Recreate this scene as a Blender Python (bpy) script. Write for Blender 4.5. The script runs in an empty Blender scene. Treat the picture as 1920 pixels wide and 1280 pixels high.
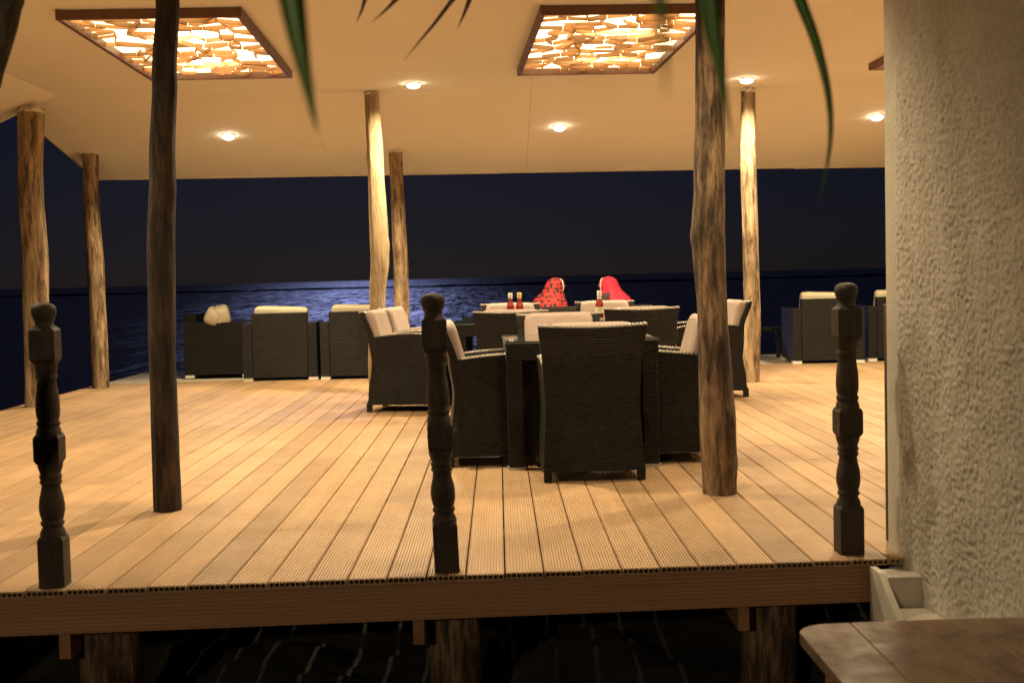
import bpy, math, random
from mathutils import Vector, Matrix, noise

R = math.radians
sc = bpy.context.scene
col = sc.collection

# ------------------------------------------------------------------ camera
cam_data = bpy.data.cameras.new("camera")
cam = bpy.data.objects.new("camera", cam_data)
col.objects.link(cam)
cam.location = (0, 0, 1.095)
cam.rotation_euler = (1.520422, 0.024314, -0.011239)
cam_data.sensor_width = 36.0
cam_data.lens = 45.0
cam_data.clip_start = 0.05
cam_data.clip_end = 60000
cam_data.dof.use_dof = True
cam_data.dof.focus_distance = 8.0
cam_data.dof.aperture_fstop = 5.2
sc.camera = cam

# ------------------------------------------------------------------ night sky and moon
MOON_AZ, MOON_EL = -6.0, 24.0          # degrees left of the board direction, above the horizon
w = bpy.data.worlds.new("World")
sc.world = w
w.use_nodes = True
nt = w.node_tree
bg = nt.nodes["Background"]
sky = nt.nodes.new("ShaderNodeTexSky")
sky.sky_type = 'NISHITA'
sky.sun_disc = False
sky.sun_elevation = R(MOON_EL)
sky.sun_rotation = R(MOON_AZ)
sky.air_density = 1.0
sky.dust_density = 0.6
tint = nt.nodes.new("ShaderNodeMix")
tint.data_type = 'RGBA'
tint.blend_type = 'MULTIPLY'
tint.inputs[0].default_value = 1.0
tint.inputs[7].default_value = (0.29, 0.34, 0.78, 1)
nt.links.new(sky.outputs[0], tint.inputs[6])
nt.links.new(tint.outputs[2], bg.inputs[0])
bg.inputs[1].default_value = 0.0017

moon_data = bpy.data.lights.new("moon", 'SUN')
moon_data.energy = 0.16
moon_data.angle = R(0.5)
moon_data.color = (0.40, 0.47, 1.0)
moon = bpy.data.objects.new("moon", moon_data)
col.objects.link(moon)
md = Vector((math.sin(R(MOON_AZ)) * math.cos(R(MOON_EL)), math.cos(R(MOON_AZ)) * math.cos(R(MOON_EL)), math.sin(R(MOON_EL))))
moon.rotation_euler = md.to_track_quat('Z', 'Y').to_euler()

# ------------------------------------------------------------------ exposure
sc.view_settings.view_transform = 'Standard'
sc.view_settings.look = 'None'
sc.view_settings.exposure = 0.0
sc.view_settings.gamma = 1.0
sc.view_settings.use_curve_mapping = False
sc.render.engine = 'CYCLES'
sc.cycles.use_denoising = True
sc.cycles.max_bounces = 8
sc.cycles.diffuse_bounces = 5
sc.cycles.sample_clamp_indirect = 4.0
sc.cycles.caustics_reflective = False
sc.cycles.caustics_refractive = False

WARM = (1.0, 0.785, 0.49)
SPOT_W = 415.0
ASSUMED_LANTERN_W = 330.0  # power of the unseen lantern assumed behind the viewer
PANE_L = 3.4
TUBE_L = 18.0
WATER_BUMP = 0.05
WATER_ROUGH = 0.325


# ------------------------------------------------------------------ helpers
class MB:
    """collects geometry; build() links it as one mesh object"""

    def __init__(self):
        self.v, self.f, self.s, self.u = [], [], [], {}

    def add(self, vs, fs, smooth=False, M=None):
        b = len(self.v)
        for p in vs:
            p = Vector(p)
            self.v.append(M @ p if M is not None else p)
        for f in fs:
            self.f.append([b + i for i in f])
            self.s.append(smooth)
        return self

    def box(self, x0, x1, y0, y1, z0, z1, M=None, bev=0.0):
        if bev > 0:
            vs, fs = bevel_box(x0, x1, y0, y1, z0, z1, bev)
            return self.add(vs, fs, False, M)
        vs = [(x0, y0, z0), (x1, y0, z0), (x1, y1, z0), (x0, y1, z0), (x0, y0, z1), (x1, y0, z1), (x1, y1, z1), (x0, y1, z1)]
        fs = [(0, 3, 2, 1), (4, 5, 6, 7), (0, 1, 5, 4), (1, 2, 6, 5), (2, 3, 7, 6), (3, 0, 4, 7)]
        return self.add(vs, fs, False, M)

    def loft(self, rings, smooth=True, cap=True, M=None):
        n = len(rings[0])
        vs = [p for r in rings for p in r]
        fs = []
        for i in range(len(rings) - 1):
            for j in range(n):
                k = (j + 1) % n
                fs.append((i * n + j, i * n + k, (i + 1) * n + k, (i + 1) * n + j))
        self.add(vs, fs, smooth, M)
        if cap:
            self.add(rings[0], [tuple(reversed(range(n)))], False, M)
            self.add(rings[-1], [tuple(range(n))], False, M)
        return self

    def lathe(self, prof, n=20, M=None, smooth=True, cap=True):
        rings = [[(r * math.cos(2 * math.pi * j / n), r * math.sin(2 * math.pi * j / n), z) for j in range(n)] for r, z in prof]
        return self.loft(rings, smooth, cap, M)

    def tube(self, pts, rad, n=8, M=None, cap=True, smooth=True):
        pts = [Vector(p) for p in pts]
        if not isinstance(rad, (list, tuple)):
            rad = [rad] * len(pts)
        rings = []
        for i, p in enumerate(pts):
            t = (pts[min(i + 1, len(pts) - 1)] - pts[max(i - 1, 0)]).normalized()
            a = t.cross(Vector((0.31, 0.95, 0.07)))
            if a.length < 1e-3:
                a = t.cross(Vector((1, 0, 0)))
            a.normalize()
            b = t.cross(a)
            rings.append([p + (a * math.cos(2 * math.pi * j / n) + b * math.sin(2 * math.pi * j / n)) * rad[i] for j in range(n)])
        return self.loft(rings, smooth, cap, M)

    def prism(self, poly, y0, y1, axis='y', M=None):
        """poly: list of (a, b); extruded along axis"""
        def pt(a, b, t):
            return {'y': (a, t, b), 'x': (t, a, b), 'z': (a, b, t)}[axis]
        n = len(poly)
        vs = [pt(a, b, y0) for a, b in poly] + [pt(a, b, y1) for a, b in poly]
        fs = [tuple(range(n)), tuple(reversed(range(n, 2 * n)))]
        fs += [(j, n + j, n + (j + 1) % n, (j + 1) % n) for j in range(n)]
        return self.add(vs, fs, False, M)

    def ellip(self, c, r, e=1.0, n=16, m=10, M=None, e2=None):
        """superellipsoid"""
        e2 = e if e2 is None else e2
        def sg(x, p):
            return math.copysign(abs(x) ** p, x)
        vs, fs = [], []
        for i in range(m + 1):
            t = -math.pi / 2 + math.pi * i / m
            for j in range(n):
                a = 2 * math.pi * j / n
                vs.append((c[0] + r[0] * sg(math.cos(t), e2) * sg(math.cos(a), e), c[1] + r[1] * sg(math.cos(t), e2) * sg(math.sin(a), e), c[2] + r[2] * sg(math.sin(t), e2)))
        for i in range(m):
            for j in range(n):
                k = (j + 1) % n
                fs.append((i * n + j, i * n + k, (i + 1) * n + k, (i + 1) * n + j))
        return self.add(vs, fs, True, M)

    def mesh(self, name):
        me = bpy.data.meshes.new(name)
        me.from_pydata([tuple(p) for p in self.v], [], self.f)
        me.polygons.foreach_set("use_smooth", self.s)
        me.validate()
        me.update()
        return me

    def build(self, name, m, parent=None, loc=None):
        o = bpy.data.objects.new(name, self.mesh(name))
        if m:
            o.data.materials.append(m)
        col.objects.link(o)
        if parent:
            o.parent = parent
        if loc:
            o.location = loc
        fix_normals(o.data)
        return o


def bevel_box(x0, x1, y0, y1, z0, z1, b):
    import bmesh
    bm = bmesh.new()
    r = bmesh.ops.create_cube(bm, size=1.0)
    for v in bm.verts:
        v.co = Vector(((x0 + x1) / 2 + v.co.x * (x1 - x0), (y0 + y1) / 2 + v.co.y * (y1 - y0), (z0 + z1) / 2 + v.co.z * (z1 - z0)))
    bmesh.ops.bevel(bm, geom=list(bm.edges), offset=b, segments=2, profile=0.6, affect='EDGES')
    bm.verts.index_update()
    vs = [v.co.copy() for v in bm.verts]
    fs = [[v.index for v in f.verts] for f in bm.faces]
    bm.free()
    return vs, fs


def fix_normals(me):
    import bmesh
    bm = bmesh.new()
    bm.from_mesh(me)
    bmesh.ops.recalc_face_normals(bm, faces=bm.faces)
    bm.to_mesh(me)
    bm.free()


def inst(me, name, parent=None, loc=(0, 0, 0), rot=(0, 0, 0), scale=(1, 1, 1)):
    o = bpy.data.objects.new(name, me)
    col.objects.link(o)
    o.location = loc
    o.rotation_euler = rot
    o.scale = scale
    if parent:
        o.parent = parent
    return o


def tag(o, label=None, cat=None, group=None, kind=None):
    if label:
        o["label"] = label
    if cat:
        o["category"] = cat
    if group:
        o["group"] = group
    if kind:
        o["kind"] = kind
    return o


def empty(name, loc=(0, 0, 0), rz=0.0):
    o = bpy.data.objects.new(name, None)
    o.empty_display_size = 0.1
    col.objects.link(o)
    o.location = loc
    o.rotation_euler = (0, 0, rz)
    return o


def copy_tree(o, parent=None):
    c = o.copy()
    col.objects.link(c)
    c.parent = parent
    for ch in list(o.children):
        copy_tree(ch, c)
    return c


# ------------------------------------------------------------------ materials
class NT:
    def __init__(self, name):
        self.m = bpy.data.materials.new(name)
        self.m.use_nodes = True
        self.t = self.m.node_tree
        self.p = self.t.nodes["Principled BSDF"]
        self.out = self.t.nodes["Material Output"]

    def n(self, typ, **kw):
        nd = self.t.nodes.new(typ)
        for k, v in kw.items():
            if k.startswith("i_"):
                key = k[2:]
                nd.inputs[int(key) if key.isdigit() else key.replace("_", " ")].default_value = v
            else:
                setattr(nd, k, v)
        return nd

    def l(self, a, b):
        self.t.links.new(a, b)

    def coords(self, scale=(1, 1, 1), kind="Object", rnd=False):
        tc = self.n("ShaderNodeTexCoord")
        mp = self.n("ShaderNodeMapping")
        mp.inputs["Scale"].default_value = scale
        self.l(tc.outputs[kind], mp.inputs["Vector"])
        if rnd:
            oi = self.n("ShaderNodeObjectInfo")
            mu = self.n("ShaderNodeMath", operation='MULTIPLY')
            mu.inputs[1].default_value = 37.0
            self.l(oi.outputs["Random"], mu.inputs[0])
            cb = self.n("ShaderNodeCombineXYZ")
            for i in range(3):
                self.l(mu.outputs[0], cb.inputs[i])
            self.l(cb.outputs[0], mp.inputs["Location"])
        return mp.outputs[0]

    def noise(self, vec, scale=5, detail=4, rough=0.55):
        nd = self.n("ShaderNodeTexNoise")
        nd.inputs["Scale"].default_value = scale
        nd.inputs["Detail"].default_value = detail
        nd.inputs["Roughness"].default_value = rough
        if vec is not None:
            self.l(vec, nd.inputs["Vector"])
        return nd.outputs["Fac"]

    def ramp(self, fac, stops):
        nd = self.n("ShaderNodeValToRGB")
        el = nd.color_ramp.elements
        while len(el) < len(stops):
            el.new(0.5)
        for e, (p, c) in zip(el, stops):
            e.position = p
            e.color = (c[0], c[1], c[2], 1) if not isinstance(c, (int, float)) else (c, c, c, 1)
        self.l(fac, nd.inputs["Fac"])
        return nd.outputs["Color"]

    def bump(self, h, dist=0.01, strength=1.0):
        b = self.n("ShaderNodeBump")
        b.inputs["Distance"].default_value = dist
        b.inputs["Strength"].default_value = strength
        self.l(h, b.inputs["Height"])
        self.l(b.outputs[0], self.p.inputs["Normal"])
        return b

    def mul(self, a, b):
        nd = self.n("ShaderNodeMix", data_type='RGBA', blend_type='MULTIPLY')
        nd.inputs[0].default_value = 1
        self.l(a, nd.inputs[6])
        if isinstance(b, tuple):
            nd.inputs[7].default_value = (*b, 1)
        else:
            self.l(b, nd.inputs[7])
        return nd.outputs[2]

    def base(self, c):
        if isinstance(c, tuple):
            self.p.inputs["Base Color"].default_value = (*c, 1)
        else:
            self.l(c, self.p.inputs["Base Color"])

    def rough(self, r):
        if isinstance(r, (int, float)):
            self.p.inputs["Roughness"].default_value = r
        else:
            self.l(r, self.p.inputs["Roughness"])


def m_simple(name, c1, c2, rough=0.6, scale=6, bump=0.0, bscale=60, stretch=(1, 1, 1), rnd=False, spec=0.5):
    t = NT(name)
    v = t.coords(stretch, rnd=rnd)
    t.base(t.ramp(t.noise(v, scale, 5), [(0.3, c1), (0.7, c2)]))
    t.rough(rough)
    t.p.inputs["Specular IOR Level"].default_value = spec
    if bump:
        t.bump(t.noise(v, bscale, 4), bump)
    return t.m


def m_emit(name, c, s):
    t = NT(name)
    t.base((0.8, 0.8, 0.8))
    t.p.inputs["Emission Color"].default_value = (*c, 1)
    t.p.inputs["Emission Strength"].default_value = s
    return t.m


def m_deck():
    t = NT("decking")
    v = t.coords((2, 0.35, 2), kind="Object", rnd=True)
    a = t.ramp(t.noise(v, 9, 6, 0.65), [(0.25, (0.425, 0.284, 0.155)), (0.75, (0.515, 0.355, 0.202))])
    oi = t.n("ShaderNodeObjectInfo")
    b = t.ramp(oi.outputs["Random"], [(0.0, (0.80, 0.785, 0.77)), (0.6, (0.98, 0.97, 0.96)), (1.0, (1.06, 1.04, 1.0))])
    g = t.coords((1, 1, 1), kind="Object")
    # scuffs that cross the boards
    tcw = t.n("ShaderNodeNewGeometry")
    sc_ = t.ramp(t.noise(tcw.outputs["Position"], 1.3, 6, 0.7), [(0.36, (0.84, 0.83, 0.81)), (0.55, (1.0, 1.0, 1.0)), (0.7, (1.05, 1.04, 1.03))])
    t.base(t.mul(t.mul(a, b), sc_))
    t.rough(t.ramp(t.noise(tcw.outputs["Position"], 4, 5), [(0.3, 0.42), (0.7, 0.62)]))
    t.p.inputs["Specular IOR Level"].default_value = 0.4
    return t.m


def m_fascia():
    t = NT("fascia_board")
    v = t.coords((0.4, 3, 6))
    t.base(t.ramp(t.noise(v, 6, 6, 0.65), [(0.25, (0.28, 0.145, 0.07)), (0.75, (0.39, 0.215, 0.108))]))
    t.rough(0.6)
    return t.m


def m_rattan():
    t = NT("rattan")
    tc = t.n("ShaderNodeTexCoord")
    sp = t.n("ShaderNodeSeparateXYZ")
    t.l(tc.outputs["Object"], sp.inputs[0])
    ad = t.n("ShaderNodeMath", operation='ADD')
    t.l(sp.outputs[0], ad.inputs[0])
    t.l(sp.outputs[1], ad.inputs[1])
    cb = t.n("ShaderNodeCombineXYZ")
    t.l(ad.outputs[0], cb.inputs[0])
    t.l(sp.outputs[2], cb.inputs[1])
    br = t.n("ShaderNodeTexBrick")
    br.offset = 0.5
    br.inputs["Scale"].default_value = 1.0
    br.inputs["Mortar Size"].default_value = 0.0034
    br.inputs["Mortar Smooth"].default_value = 0.9
    br.inputs["Brick Width"].default_value = 0.036
    br.inputs["Row Height"].default_value = 0.0155
    br.inputs["Color1"].default_value = (0.0048, 0.0044, 0.0036, 1)
    br.inputs["Color2"].default_value = (0.0185, 0.0165, 0.0132, 1)
    br.inputs["Mortar"].default_value = (0.0015, 0.0013, 0.001, 1)
    t.l(cb.outputs[0], br.inputs["Vector"])
    nz = t.ramp(t.noise(t.coords((1, 1, 1), rnd=True), 5, 4), [(0.3, (0.75, 0.75, 0.75)), (0.7, (1.15, 1.12, 1.1))])
    t.base(t.mul(br.outputs["Color"], nz))
    t.rough(0.5)
    t.p.inputs["Specular IOR Level"].default_value = 0.32
    inv = t.n("ShaderNodeMath", operation='SUBTRACT')
    inv.inputs[0].default_value = 1.0
    t.l(br.outputs["Fac"], inv.inputs[1])
    t.bump(inv.outputs[0], 0.006)
    return t.m


def m_log(name, dark, mid, light, patch=0.5, seed=0.0, stain=0.3):
    t = NT(name)
    tc = t.n("ShaderNodeTexCoord")
    mp = t.n("ShaderNodeMapping")
    mp.inputs["Scale"].default_value = (1, 1, 0.16)
    mp.inputs["Location"].default_value = (seed, seed * 1.7, seed * 0.3)
    t.l(tc.outputs["Object"], mp.inputs["Vector"])
    wv = t.n("ShaderNodeTexNoise")
    wv.inputs["Scale"].default_value = 9
    wv.inputs["Detail"].default_value = 3
    t.l(mp.outputs[0], wv.inputs["Vector"])
    dis = t.n("ShaderNodeMix", data_type='RGBA', blend_type='ADD')
    dis.inputs[0].default_value = 0.12
    t.l(mp.outputs[0], dis.inputs[6])
    t.l(wv.outputs["Color"], dis.inputs[7])
    v = dis.outputs[2]
    grain = t.noise(v, 26, 7, 0.7)
    c = t.ramp(grain, [(0.40, dark), (0.50, mid), (0.62, light)])
    patchn = t.noise(v, 6, 4, 0.6)
    pm = t.ramp(patchn, [(patch - 0.04, 0.0), (patch + 0.04, 1.0)])
    mx = t.n("ShaderNodeMix", data_type='RGBA')
    t.l(pm, mx.inputs[0])
    t.l(c, mx.inputs[6])
    c2 = t.ramp(grain, [(0.3, mid), (0.6, light), (0.8, tuple(min(1, x * 1.25) for x in light))])
    t.l(c2, mx.inputs[7])
    # weather stains running down the log
    mp2 = t.n("ShaderNodeMapping")
    mp2.inputs["Scale"].default_value = (1, 1, 0.32)
    mp2.inputs["Location"].default_value = (seed * 2.1, seed, seed)
    t.l(tc.outputs["Object"], mp2.inputs["Vector"])
    stn = t.ramp(t.noise(mp2.outputs[0], 8, 5, 0.6), [(0.36, (stain, stain * 0.95, stain * 0.9)), (0.52, (1.0, 1.0, 1.0)), (0.72, (1.15, 1.12, 1.06))])
    t.base(t.mul(mx.outputs[2], stn))
    t.rough(0.75)
    ad = t.n("ShaderNodeMath", operation='MULTIPLY_ADD')
    ad.inputs[1].default_value = -0.5
    t.l(patchn, ad.inputs[0])
    t.l(grain, ad.inputs[2])
    t.bump(ad.outputs[0], 0.035)
    return t.m


def m_stucco():
    t = NT("stucco_plaster")
    g = t.n("ShaderNodeNewGeometry")
    n1 = t.noise(g.outputs["Position"], 1.4, 5, 0.6)
    n2 = t.noise(g.outputs["Position"], 30, 5, 0.7)
    c = t.mul(t.ramp(n1, [(0.3, (0.52, 0.49, 0.42)), (0.7, (0.64, 0.61, 0.53))]), t.ramp(n2, [(0.3, (0.82, 0.81, 0.79)), (0.6, (1.02, 1.02, 1.02))]))
    t.base(c)
    t.rough(0.9)
    t.p.inputs["Specular IOR Level"].default_value = 0.2
    t.bump(t.noise(g.outputs["Position"], 160, 4), 0.003)
    return t.m


def m_ceiling():
    t = NT("ceiling_board")
    g = t.n("ShaderNodeNewGeometry")
    n1 = t.noise(g.outputs["Position"], 0.8, 5, 0.6)
    t.base(t.ramp(n1, [(0.3, (0.88, 0.85, 0.79)), (0.7, (0.92, 0.89, 0.83))]))
    t.rough(0.8)
    t.p.inputs["Specular IOR Level"].default_value = 0.2
    t.bump(t.noise(g.outputs["Position"], 45, 5), 0.002)
    return t.m


def m_water():
    t = NT("sea_water")
    g = t.n("ShaderNodeNewGeometry")
    n1 = t.noise(g.outputs["Position"], 2.6, 6, 0.6)
    n2 = t.noise(g.outputs["Position"], 0.35, 4, 0.55)
    ad = t.n("ShaderNodeMath", operation='MULTIPLY_ADD')
    ad.inputs[1].default_value = 2.0
    t.l(n2, ad.inputs[0])
    t.l(n1, ad.inputs[2])
    b = t.bump(ad.outputs[0], WATER_BUMP)
    t.base((0.0010, 0.0014, 0.0032))
    t.p.inputs["Specular IOR Level"].default_value = 0.0
    t.rough(1.0)
    gl = t.n("ShaderNodeBsdfGlossy")
    gl.distribution = 'BECKMANN'
    gl.inputs["Color"].default_value = (0.60, 0.58, 0.58, 1)
    # wind patches and ripples change how rough the surface is
    mpw = t.n("ShaderNodeMapping")
    mpw.inputs["Scale"].default_value = (1.0, 0.09, 1.0)
    t.l(g.outputs["Position"], mpw.inputs["Vector"])
    pat = t.noise(mpw.outputs[0], 1.1, 9, 0.8)
    t.l(t.ramp(pat, [(0.40, WATER_ROUGH - 0.12), (0.60, WATER_ROUGH + 0.06)]), gl.inputs["Roughness"])
    t.l(b.outputs[0], gl.inputs["Normal"])
    fr = t.n("ShaderNodeFresnel")
    fr.inputs["IOR"].default_value = 1.33
    mx = t.n("ShaderNodeMixShader")
    t.l(fr.outputs[0], mx.inputs[0])
    t.l(t.p.outputs[0], mx.inputs[1])
    t.l(gl.outputs[0], mx.inputs[2])
    t.l(mx.outputs[0], t.out.inputs["Surface"])
    return t.m


def m_ground():
    t = NT("dark_sand_and_rock")
    g = t.n("ShaderNodeNewGeometry")
    n1 = t.noise(g.outputs["Position"], 3.0, 8, 0.65)
    t.base(t.ramp(n1, [(0.35, (0.024, 0.021, 0.015)), (0.65, (0.066, 0.056, 0.038))]))
    t.rough(0.9)
    t.bump(t.noise(g.outputs["Position"], 14, 8, 0.7), 0.06)
    return t.m


def m_hijab_dots():
    t = NT("red_scarf_with_black_dots")
    v = t.coords((1, 1, 1))
    vo = t.n("ShaderNodeTexVoronoi")
    vo.inputs["Scale"].default_value = 21
    vo.inputs["Randomness"].default_value = 0.35
    t.l(v, vo.inputs["Vector"])
    t.base(t.ramp(vo.outputs["Distance"], [(0.40, (0.015, 0.008, 0.008)), (0.47, (0.40, 0.016, 0.015))]))
    t.rough(0.8)
    return t.m


def m_leaf():
    t = NT("palm_leaf")
    c = t.ramp(t.noise(t.coords((1, 1, 1)), 14, 4), [(0.3, (0.085, 0.21, 0.035)), (0.7, (0.14, 0.29, 0.06))])
    t.base(c)
    t.rough(0.4)
    tr = t.n("ShaderNodeBsdfTranslucent")
    t.l(c, tr.inputs["Color"])
    mx = t.n("ShaderNodeMixShader")
    mx.inputs[0].default_value = 0.45
    t.l(t.p.outputs[0], mx.inputs[1])
    t.l(tr.outputs[0], mx.inputs[2])
    t.l(mx.outputs[0], t.out.inputs["Surface"])
    return t.m


def m_slat():
    t = NT("driftwood_slat")
    oi = t.n("ShaderNodeObjectInfo")
    a = t.ramp(t.noise(t.coords((1, 1, 1), rnd=True), 9, 5), [(0.3, (0.66, 0.45, 0.24)), (0.7, (0.82, 0.62, 0.38))])
    c = t.mul(a, t.ramp(oi.outputs["Random"], [(0.0, (0.6, 0.54, 0.5)), (1.0, (1.1, 1.05, 1.0))]))
    t.base(c)
    t.rough(0.6)
    tr = t.n("ShaderNodeBsdfTranslucent")
    t.l(c, tr.inputs["Color"])
    mx = t.n("ShaderNodeMixShader")
    mx.inputs[0].default_value = 0.5
    t.l(t.p.outputs[0], mx.inputs[1])
    t.l(tr.outputs[0], mx.inputs[2])
    t.l(mx.outputs[0], t.out.inputs["Surface"])
    return t.m


def m_tabletop():
    t = NT("worn_table_wood")
    v = t.coords((3.5, 0.5, 3), rnd=True)
    a = t.ramp(t.noise(v, 8, 8, 0.7), [(0.25, (0.13, 0.075, 0.042)), (0.55, (0.22, 0.135, 0.08)), (0.8, (0.29, 0.19, 0.12))])
    g = t.n("ShaderNodeNewGeometry")
    st = t.ramp(t.noise(g.outputs["Position"], 7, 6, 0.7), [(0.34, (0.45, 0.43, 0.41)), (0.5, (1.0, 1.0, 1.0)), (0.68, (1.2, 1.18, 1.15))])
    t.base(t.mul(a, st))
    t.rough(t.ramp(t.noise(g.outputs["Position"], 9, 5), [(0.3, 0.45), (0.7, 0.75)]))
    t.bump(t.noise(v, 40, 5), 0.002)
    return t.m


def m_glass(name, tint=(0.75, 0.85, 0.8)):
    t = NT(name)
    t.base((0.02, 0.028, 0.025))
    t.rough(0.06)
    t.p.inputs["IOR"].default_value = 1.5
    t.p.inputs["Coat Weight"].default_value = 0.3
    return t.m


MAT = {
    "deck": m_deck(),
    "fascia": m_fascia(),
    "rattan": m_rattan(),
    "rim": m_simple("braided_rattan_rim", (0.24, 0.21, 0.165), (0.38, 0.34, 0.27), 0.25, 40),
    "stucco": m_stucco(),
    "plaster": m_simple("smooth_plaster", (0.46, 0.43, 0.35), (0.60, 0.565, 0.47), 0.85, 5, 0.003, 40),
    "concrete": m_simple("pale_concrete", (0.44, 0.41, 0.30), (0.58, 0.54, 0.41), 0.85, 4, 0.004, 50),
    "ceiling": m_ceiling(),
    "trim": m_simple("eave_trim_paint", (0.74, 0.69, 0.58), (0.82, 0.77, 0.66), 0.7, 3),
    "roof": m_simple("roof_cover", (0.12, 0.10, 0.08), (0.18, 0.15, 0.12), 0.9, 3),
    "frame": m_simple("lattice_frame_wood", (0.115, 0.052, 0.027), (0.175, 0.080, 0.042), 0.5, 8, 0.002, 60, (1, 1, 1)),
    "slat": m_slat(),
    "newel": m_simple("dark_stained_wood", (0.026, 0.019, 0.012), (0.056, 0.039, 0.025), 0.6, 7, 0.004, 50, (3, 3, 0.6), True, 0.35),
    "hole": m_simple("hole_dark", (0.006, 0.005, 0.004), (0.01, 0.008, 0.006), 0.9, 3),
    "joist": m_simple("joist_timber", (0.24, 0.12, 0.05), (0.34, 0.18, 0.08), 0.75, 6),
    "cushion": m_simple("beige_cushion_fabric", (0.33, 0.258, 0.215), (0.375, 0.295, 0.25), 0.9, 8, 0.0015, 220),
    "cream": m_simple("cream_cushion_fabric", (0.47, 0.415, 0.28), (0.54, 0.48, 0.335), 0.9, 8, 0.0015, 220),
    "white": m_simple("white_foot_plastic", (0.62, 0.60, 0.54), (0.72, 0.70, 0.64), 0.5, 6),
    "metal": m_simple("brushed_metal", (0.30, 0.28, 0.25), (0.42, 0.40, 0.36), 0.4, 6),
    "glass": m_glass("dark_table_glass"),
    "glassedge": m_simple("glass_edge", (0.20, 0.25, 0.22), (0.30, 0.36, 0.32), 0.2, 6),
    "water": m_water(),
    "ground": m_ground(),
    "reef": m_simple("reef_rock", (0.004, 0.004, 0.005), (0.009, 0.009, 0.010), 0.95, 0.2, spec=0.0),
    "leaf": m_leaf(),
    "dryleaf": m_simple("dry_leaf_tip", (0.05, 0.035, 0.018), (0.10, 0.07, 0.035), 0.6, 14),
    "trunk": m_simple("palm_bark", (0.06, 0.05, 0.028), (0.20, 0.17, 0.10), 0.9, 9, 0.03, 16),
    "tabletop": m_tabletop(),
    "ketchup": m_simple("tomato_sauce", (0.30, 0.018, 0.012), (0.36, 0.03, 0.018), 0.15, 8),
    "capw": m_simple("white_cap", (0.75, 0.72, 0.64), (0.8, 0.78, 0.7), 0.4, 8),
    "capy": m_simple("yellow_cap", (0.74, 0.56, 0.16), (0.8, 0.62, 0.2), 0.4, 8),
    "label": m_simple("paper_label", (0.70, 0.60, 0.42), (0.76, 0.68, 0.5), 0.6, 8),
    "dots": m_hijab_dots(),
    "redscarf": m_simple("plain_red_scarf", (0.40, 0.008, 0.026), (0.48, 0.012, 0.040), 0.8, 10, 0.002, 80),
    "dress": m_simple("dark_dress", (0.03, 0.015, 0.015), (0.06, 0.025, 0.025), 0.85, 10),
    "skin": m_simple("skin", (0.30, 0.17, 0.10), (0.34, 0.20, 0.12), 0.55, 20),
    "band": m_simple("white_scarf_edge", (0.6, 0.55, 0.5), (0.66, 0.6, 0.55), 0.8, 10),
    "pane": m_emit("lit_panel_pane", (1.0, 0.74, 0.40), PANE_L),
    "tube": m_emit("lamp_tube", (1.0, 0.80, 0.52), TUBE_L),
    "assumed_lampglass": m_emit("assumed_lantern_glass", (1.0, 0.78, 0.5), 6.0),
    "bulb": m_emit("downlight_glow", (1.0, 0.86, 0.60), 26.0),
}
LOGM = [
    m_log("dark_brown_bark", (0.010, 0.0062, 0.0036), (0.030, 0.0185, 0.0105), (0.085, 0.050, 0.026), 0.68, 1.3),
    m_log("brown_peeled_bark", (0.045, 0.030, 0.018), (0.16, 0.098, 0.055), (0.38, 0.25, 0.135), 0.58, 4.1),
    m_log("streaked_tan_bark", (0.10, 0.06, 0.03), (0.30, 0.195, 0.10), (0.54, 0.42, 0.26), 0.55, 7.7, 0.55),
    m_log("bare_pale_wood", (0.31, 0.212, 0.105), (0.43, 0.32, 0.175), (0.49, 0.385, 0.225), 0.50, 2.9, 0.8),
]
rng = random.Random(11)

# ------------------------------------------------------------------ sea, ground, reef
SEA_Z = -1.45


def grid_mesh(name, xs, ys, zf, m, smooth=True):
    mb = MB()
    vs = [(x, y, zf(x, y)) for y in ys for x in xs]
    nx = len(xs)
    fs = [(j * nx + i, j * nx + i + 1, (j + 1) * nx + i + 1, (j + 1) * nx + i) for j in range(len(ys) - 1) for i in range(nx - 1)]
    mb.add(vs, fs, smooth)
    return mb.build(name, m)


xs = [-20000, -4000, -800, -200, -60, -20, 0, 20, 60, 200, 800, 4000, 20000]
ys = [-60, -10, 4, 10, 20, 40, 100, 300, 1000, 4000, 12000, 40000]
sea = grid_mesh("sea", xs, ys, lambda x, y: SEA_Z, MAT["water"])
tag(sea, kind="structure")


def ground_z(x, y):
    z = -0.66
    if y > 8.6:
        z -= 0.45 * (y - 8.6) ** 1.1
    z += 0.11 * noise.fractal(Vector((x * 1.7, y * 1.7, 0.3)), 0.9, 2.1, 5)
    if y > 5.3:
        z += 0.22 * max(0.0, noise.noise(Vector((x * 1.3 + 5, y * 1.9, 2.0))))
    if x < -5.0:
        z -= 0.5 * (-5.0 - x)
    return z


gx = [-9 + 0.12 * i for i in range(151)]
gy = [-4 + 0.12 * i for i in range(126)]
ground = grid_mesh("ground", gx, gy, ground_z, MAT["ground"])
tag(ground, kind="structure")

mb = MB()
ring = []
for i in range(121):
    x = -330 + 620 * i / 120
    h = 0.55 + 0.45 * noise.fractal(Vector((x * 0.05, 1.0, 0)), 0.8, 2.2, 4)
    edge = min(1.0, min(i, 120 - i) / 25)
    h = max(0.05, h * edge)
    yy = 395 + 8 * noise.noise(Vector((x * 0.02, 4, 0)))
    ring.append([(x, yy - 3, SEA_Z - 0.1), (x, yy - 1, SEA_Z + h), (x, yy + 1.5, SEA_Z + h * 0.8), (x, yy + 4, SEA_Z - 0.1)])
mb.loft(ring, True)
reef = mb.build("reef", MAT["reef"])
tag(reef, kind="structure")

# ------------------------------------------------------------------ deck
PITCH = 0.1454
GAP = 0.006


def y_front(x):
    return 4.70 + 0.05 * x


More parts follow.
